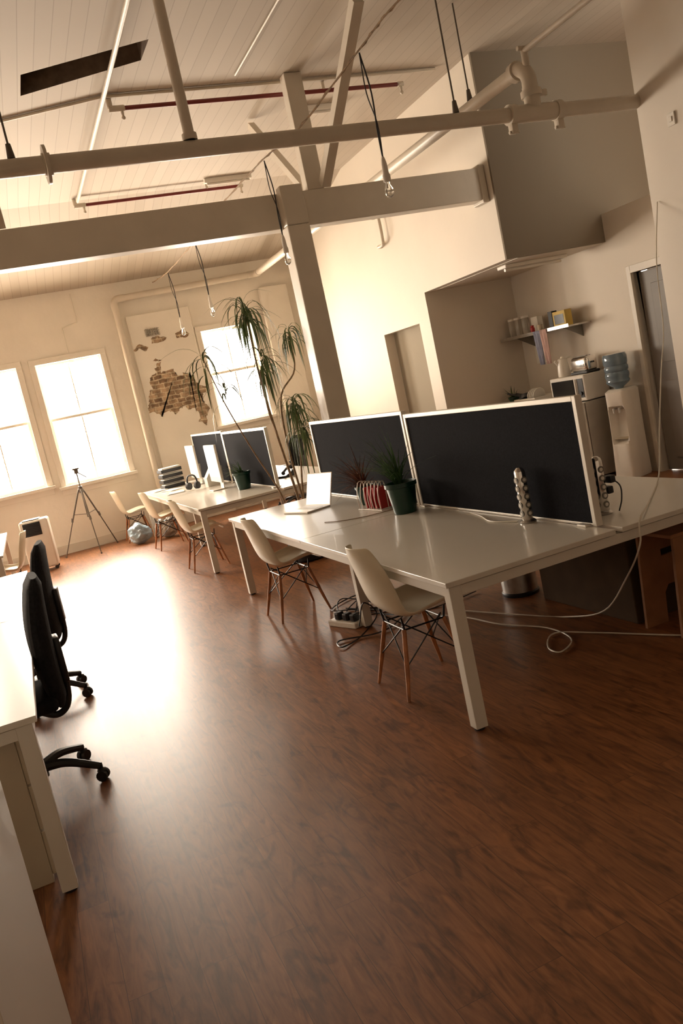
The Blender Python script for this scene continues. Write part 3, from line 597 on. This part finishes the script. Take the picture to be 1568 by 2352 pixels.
one("power_cable.005","cablew",lambda bm:T(bm,[(5.41,5.72,2.62),(5.1,5.5,2.1),(4.7,5.1,1.6),(4.3,4.75,1.31),(3.85,4.35,.97),(3.5,4.02,.755),(3.0,3.55,.738),(2.68,3.26,.738),(2.6,3.19,.64),(2.62,3.35,.45),(2.78,3.80,.14),(2.82,4.24,.008),(2.69,4.52,.008),(2.5,5.0,.008)],.0045,7),label="long pale cable drooping from the wall over the desk",cat_="cable",smooth=True,group="power cables")
bn=E("waste_bin","brushed steel cylindrical waste bin with black base","bin",(2.98,4.98,0))
one("bin_body","steel",lambda bm:L(bm,[(.125,.02),(.125,.34),(.13,.345),(.12,.35),(.118,.1),(.01,.1)],28),bn,smooth=True)
one("bin_base","black",lambda bm:L(bm,[(.13,0),(.132,.02),(.125,.03),(.01,.03)],28),bn,smooth=True)
cb=E("storage_box","large dark brown lidded storage box on the floor","box",(3.33,4.24,0))
one("box_body","carton",lambda bm:B(bm,(-.35,-.46,0),(.33,.46,.50),.006),cb)
one("box_lid","carton",lambda bm:B(bm,(-.36,-.47,.46),(.34,.47,.56),.006),cb)
ps=E("plywood_stool","orange plywood stool with cut-out handle and arch legs","stool",(3.18,3.56,0),0)
def sidep(y):
    def f(bm):
        PLY(bm,[(-.22,y,0),(-.07,y,0),(-.06,y,.17),(-.03,y,.21),(.08,y,.21),(.12,y,.17),(.13,y,0),(.22,y,0),(.20,y,.38),(-.20,y,.38)],(0,.018,0))
        PLY(bm,[(-.20,y,.38),(-.05,y,.38),(-.05,y,.42),(-.195,y,.42)],(0,.018,0)); PLY(bm,[(.08,y,.38),(.20,y,.38),(.195,y,.42),(.08,y,.42)],(0,.018,0))
        PLY(bm,[(-.195,y,.42),(.195,y,.42),(.19,y,.55),(-.19,y,.55)],(0,.018,0))
    return f
one("side_panel","ply",sidep(-.15),ps); one("side_panel","ply",sidep(.12),ps)
one("seat","ply",lambda bm:B(bm,(-.22,-.17,.55),(.22,.16,.57),.004),ps)

# ---------------------------------------------------------------- window side items
ac=E("air_cooler","white portable air cooler with black top grille on casters","air cooler",(-.06,12.75,0),-.1)
one("cooler_body","white",lambda bm:(B(bm,(-.20,-.16,.05),(.20,.16,.76),.03,seg=3)),ac,smooth=True)
one("air_grille","black",lambda bm:(B(bm,(-.15,-.17,.54),(.09,-.155,.73),.006),[B(bm,(-.14,-.18,.56+i*.024),(.08,-.165,.57+i*.024)) for i in range(7)]),ac)
one("top_panel","black",lambda bm:B(bm,(-.15,-.13,.76),(.09,.11,.772),.003),ac)
for x in(-.16,.16):
    for y in(-.11,.11): one("caster","black",lambda bm:C(bm,(x,y-.012,.027),(x,y+.012,.027),.027),ac,smooth=True)
tp=E("camera_tripod","dark metal camera tripod standing by the window","tripod",(.72,13.4,0))
for fx,fy in((-.46,.1),(.03,-.45),(.36,.32)):
    one("leg","tripod",lambda bm:(C(bm,(fx*.07,fy*.07,1.0),(fx*.5,fy*.5,.55),.012,seg=8),C(bm,(fx*.5,fy*.5,.55),(fx,fy,0.01),.008,seg=8),C(bm,(fx*.5,fy*.5,.58),(fx*.53,fy*.53,.52),.017,seg=8),S(bm,(fx,fy,.014),.014,8)),tp,smooth=True)
one("center_column","tripod",lambda bm:(C(bm,(0,0,.55),(0,0,1.24),.010,seg=10),C(bm,(0,0,.94),(0,0,1.04),.033,seg=12),[C(bm,(0,0,.6),(fx*.42,fy*.42,.63),.005,seg=6) for fx,fy in((-.46,.1),(.03,-.45),(.36,.32))]),tp,smooth=True)
one("tripod_head","tripod",lambda bm:(B(bm,(-.03,-.03,1.24),(.03,.03,1.30),.006),B(bm,(-.05,-.035,1.30),(.05,.035,1.325),.004),C(bm,(0,0,1.27),(.12,-.1,1.16),.007)),tp,smooth=True)
def bag(bm,r,seed):
    bmesh.ops.create_icosphere(bm,subdivisions=5,radius=1)
    for v in bm.verts:
        d=noise.noise(v.co*1.7+Vector((seed,0,0)))*.35+noise.noise(v.co*4+Vector((seed,3,0)))*.14
        v.co=Vector((v.co.x*r[0]*(1+d),v.co.y*r[1]*(1+d),max(0,(v.co.z*.5+.5+ (d*.3 if v.co.z>-.5 else 0)))*r[2]))
one("plastic_bag","bluebag",lambda bm:bag(bm,(.17,.15,.31),1),loc=(1.36,12.9,0),label="crumpled pale blue plastic bag on the floor",cat_="bag",group="plastic bags",smooth=True)
one("plastic_bag.001","greybag",lambda bm:bag(bm,(.17,.15,.34),4),loc=(1.78,12.8,0),label="crumpled grey-white plastic bag on the floor",cat_="bag",group="plastic bags",smooth=True)

# ---------------------------------------------------------------- left foreground
pd=E("drawer_pedestal","beige drawer pedestal tucked under the white desk","drawers",(-.56,3.7,0))
one("pedestal_body","cream",lambda bm:B(bm,(-.26,-.28,.0),(.26,.28,.62),.004),pd)
for i in range(3): one("drawer","cream",lambda bm:B(bm,(.26,-.27,.03+i*.195),(.275,.27,.215+i*.195),.003),pd)
nc=E("white_cabinet","tall white laminate cabinet standing beside the desk","cabinet",(-.585,2.05,0))
one("cabinet_body","desk",lambda bm:B(bm,(-.30,-.48,0),(.30,.48,1.05),.003),nc)
one("cabinet_top","desk",lambda bm:B(bm,(-.31,-.49,1.05),(.303,.483,1.075),.003),nc)

# ---------------------------------------------------------------- kitchen
kc=E("kitchen_counter","white kitchen base cabinets with dark worktop","cabinet",(6.2,9.1,0))
one("cabinet_body","white",lambda bm:B(bm,(-.24,-.53,.08),(.29,.53,.88),.003),kc)
one("worktop","darksteel",lambda bm:B(bm,(-.29,-.54,.88),(.29,.54,.918),.006),kc)
for s in(-1,1): one("cabinet_door","white",lambda bm:B(bm,(-.26,min(0,s*.52)+.005,.1),(-.24,max(0,s*.52)-.005,.86),.003),kc)
fr=E("bar_fridge","brushed steel bar fridge with dark grey sides","fridge",(6.22,8.24,0))
one("fridge_body","fridge",lambda bm:B(bm,(-.17,-.29,.03),(.27,.29,.915),.008),fr)
one("fridge_door","alu",lambda bm:B(bm,(-.235,-.285,.06),(-.175,.285,.91),.015,seg=3),fr,smooth=True)
one("door_handle","darksteel",lambda bm:B(bm,(-.25,.2,.5),(-.235,.23,.8),.004),fr)
mw=E("microwave_oven","white microwave with dark glass door on the fridge","microwave",(6.22,8.24,.916),.12)
one("oven_body","white",lambda bm:B(bm,(-.18,-.28,.01),(.2,.28,.31),.012),mw)
one("oven_door","darkglass",lambda bm:B(bm,(-.190,-.12,.05),(-.178,.25,.27),.005),mw)
one("oven_trim","white",lambda bm:(B(bm,(-.205,-.155,.05),(-.188,-.135,.27),.004)),mw)
one("control_panel","black",lambda bm:(B(bm,(-.186,-.255,.05),(-.179,-.17,.27)),C(bm,(-.2,-.21,.10),(-.186,-.21,.10),.022)),mw)
kt=E("electric_kettle","white electric kettle on top of the microwave","kettle",(6.18,8.42,1.227))
one("kettle_body","white",lambda bm:(L(bm,[(.07,0),(.075,.02),(.07,.10),(.058,.19),(.05,.21),(.02,.22),(.012,.24)],24),C(bm,(-.05,.02,.15),(-.09,.03,.20),.02,.012)),kt,smooth=True)
one("handle","white",lambda bm:T(bm,[(.04,-.02,.21),(.09,-.04,.22),(.12,-.05,.17),(.11,-.05,.08),(.07,-.03,.04)],.011,8),kt,smooth=True)
ts=E("toaster","chrome two-slice toaster on top of the microwave","toaster",(6.25,8.12,1.227))
one("toaster_body","chrome",lambda bm:B(bm,(-.09,-.15,.015),(.09,.15,.20),.05,seg=4),ts,smooth=True)
one("toaster_base","black",lambda bm:(B(bm,(-.095,-.155,0),(.095,.155,.03),.01),B(bm,(-.015,-.175,.11),(.015,-.15,.13),.004)),ts)
for s in(-1,1): one("toast_slot","black",lambda bm:B(bm,(s*.021-.009,-.1,.195),(s*.021+.009,.1,.203)),ts)
wc=E("water_cooler","cream floor-standing water cooler with blue bottle","water cooler",(6.28,7.62,0),.32)
def cooler(bm):
    secs=[(0,0),(.03,0),(.36,0),(.39,.01),(.42,.08),(.48,.11),(.56,.12),(.74,.12),(.79,.09),(.82,.01),(.84,0),(.93,0),(.975,0),(1.0,0)]
    prev=None
    for i,(zz,dep) in enumerate(secs):
        w=.170-(.012 if i==0 else 0)-(.03 if i==len(secs)-1 else 0)-.012*math.sin(zz*2.4); xf=-.15+.035*math.sin(zz*1.6)+(.03 if i==len(secs)-1 else 0)
        wid=.66*min(1,.55+dep*3.8)
        pts=[]; N=30
        for k in range(N+1):
            s=-1+2*k/N; u=abs(s)
            round_=.085*max(0,(u-.55)/.45)**2
            rec=dep*(max(0,1-(u/wid)**6)) if u<wid else 0
            pts.append((xf+round_+rec-.02*(1-u*u),s*w))
        pts+=[(.11,w),(.14,w-.04),(.14,-w+.04),(.11,-w)]
        a=[bm.verts.new((x,y,zz)) for x,y in pts]
        if prev: skin(bm,prev,a)
        else: bm.faces.new(a)
        prev=a
    bm.faces.new(prev)
one("cooler_body","white",cooler,wc,smooth=True)
for y in(-.035,.035): one("tap","steel",lambda bm:(C(bm,(-.03,y,.785),(-.13,y,.785),.012),C(bm,(-.125,y,.795),(-.125,y,.74),.011)),wc,smooth=True)
one("drip_tray","cream",lambda bm:B(bm,(-.12,-.08,.445),(-.05,.08,.458),.004),wc,smooth=True)
one("water_bottle","bluewater",lambda bm:L(bm,[(.04,.995),(.06,1.02),(.12,1.06),(.132,1.08),(.122,1.11),(.132,1.14),(.132,1.17),(.122,1.19),(.132,1.21),(.132,1.24),(.122,1.26),(.132,1.285),(.132,1.36),(.12,1.39),(.01,1.395)],28),wc,smooth=True)
sh=E("wall_shelf","thin metal wall shelf with brackets in the kitchen","shelf",(6.34,8.90,1.79))
one("shelf_board","steel",lambda bm:(B(bm,(-.17,-.72,0),(.158,.74,.02),.003),B(bm,(-.17,-.72,.02),(-.165,.74,.04))),sh)
for y in(-.55,.45): one("shelf_bracket","darksteel",lambda bm:PLY(bm,[(.158,y,0),(-.10,y,0),(.158,y,-.14)],(0,.012,0)),sh)
for i,y in enumerate((9.50,9.36,9.20)):
    r=E("storage_jar","clear glass storage jar with pale lid on shelf","jar",(6.30,y,1.81),group="jars on the kitchen shelf")
    one("jar_body","clear",lambda bm:L(bm,[(.045,0),(.05,.01),(.05,.2),(.045,.22),(.01,.22)],20),r,smooth=True)
    one("lid","white",lambda bm:C(bm,(0,0,.22),(0,0,.245),.05,seg=20),r,smooth=True)
one("spice_jar","red",lambda bm:L(bm,[(.026,0),(.028,.01),(.028,.07),(.02,.08),(.022,.10),(.01,.102)],16),loc=(6.25,9.0,1.81),label="small red jar standing on the kitchen shelf",cat_="jar",smooth=True)
one("coffee_mug","cream",lambda bm:(L(bm,[(.033,0),(.036,.09),(.032,.09),(.03,.01),(.005,.01)],18),T(bm,[(0,-.035,.07),(0,-.06,.06),(0,-.06,.03),(0,-.034,.02)],.005,6)),loc=(6.25,8.84,1.81),label="small cream mug standing on the kitchen shelf",cat_="mug",smooth=True)
one("food_carton","paper",lambda bm:B(bm,(-.04,-.07,0),(.04,.07,.20),.003),loc=(6.36,9.04,1.812),label="pale cardboard food carton on the shelf",cat_="box",group="cartons on the shelf")
bx=E("food_carton.001","yellow and black cardboard food box on the shelf","box",(6.31,8.46,1.81),group="cartons on the shelf")
one("box_body","yellow",lambda bm:B(bm,(-.05,-.13,0),(.05,.11,.19),.003),bx)
one("box_label","black",lambda bm:B(bm,(-.052,-.1,.04),(-.05,.08,.15)),bx)
one("food_carton.002","black",lambda bm:B(bm,(-.04,-.04,0),(.04,.04,.21),.003),loc=(6.33,8.66,1.812),label="dark tall carton on the kitchen shelf",cat_="box",group="cartons on the shelf")
def towel(bm):
    rows=[]
    for i in range(12):
        t=i/11; rows.append([bm.verts.new((.01*math.sin(k*1.3+t*2),-.06+.12*k/8*(1-.3*t),-.42*t)) for k in range(9)])
    for a,b in zip(rows,rows[1:]):
        for k in range(8): bm.faces.new((a[k],a[k+1],b[k+1],b[k]))
for i,(y,mm,l) in enumerate([(8.80,"towelblue","blue tea towel hanging from the shelf edge"),(8.665,"towelpink","pink tea towel hanging from the shelf edge")]):
    o=one("tea_towel"+("" if not i else ".001"),mm,towel,loc=(6.155,y,1.83),label=l,cat_="towel",group="tea towels",smooth=True)
    o.modifiers.new("s","SOLIDIFY").thickness=.006
one("wall_notice","paper",lambda bm:B(bm,(6.494,9.18,1.42),(6.499,9.38,1.70)),label="white paper notice stuck on kitchen wall",cat_="paper")
dk=E("dish_rack","white plastic dish rack with drying pans","dish rack",(6.10,8.98,.919))
one("rack_tub","white",lambda bm:(B(bm,(-.16,-.22,0),(.16,.22,.02),.005),B(bm,(-.17,-.23,.0),(-.155,.23,.12),.005),B(bm,(.155,-.23,.0),(.17,.23,.12),.005),B(bm,(-.16,-.23,0),(.16,-.215,.12),.005),B(bm,(-.16,.215,0),(.16,.23,.12),.005)),dk)
def pans(bm):
    C(bm,(-.05,.08,.08),(-.03,.1,.12),.11,.12,seg=20); C(bm,(-.06,.15,.13),(-.16,.36,.21),.012); C(bm,(.02,.0,.12),(-.08,.3,.19),.010)
one("frying_pan","black",pans,dk,smooth=True)
for i in range(4): one("plate","white",lambda bm:C(bm,(-.05,-.16+i*.04,.14),(-.05,-.153+i*.04,.142),.09,seg=24),dk,smooth=True)
potplant((6.08,9.42,.919),.8,"leafdark",40,.20,"small green herb plant on the kitchen worktop",group="kitchen plant")

# ---------------------------------------------------------------- light
WARM=(1.0,.865,.71)
def area(name,loc,rot,sx,sy,e,col=WARM):
    l=bpy.data.lights.new(name,'AREA'); l.shape='RECTANGLE'; l.size=sx; l.size_y=sy; l.energy=e; l.color=col
    o=bpy.data.objects.new(name,l); LINK(o); o.location=loc; o.rotation_euler=rot; return o
for x0,x1,z0,z1 in WIN:
    area("daylight_area",((x0+x1)/2,14.45,(z0+z1)/2),(-math.pi/2,0,0),(x1-x0)+.5,(z1-z0)+.5,430)
w=bpy.data.worlds.new("world"); SC.world=w; w.use_nodes=True
bg=w.node_tree.nodes["Background"]; bg.inputs[0].default_value=(1,.89,.75,1); bg.inputs[1].default_value=7
SC.view_settings.view_transform='Standard'
SC.view_settings.look='None'
SC.view_settings.exposure=0
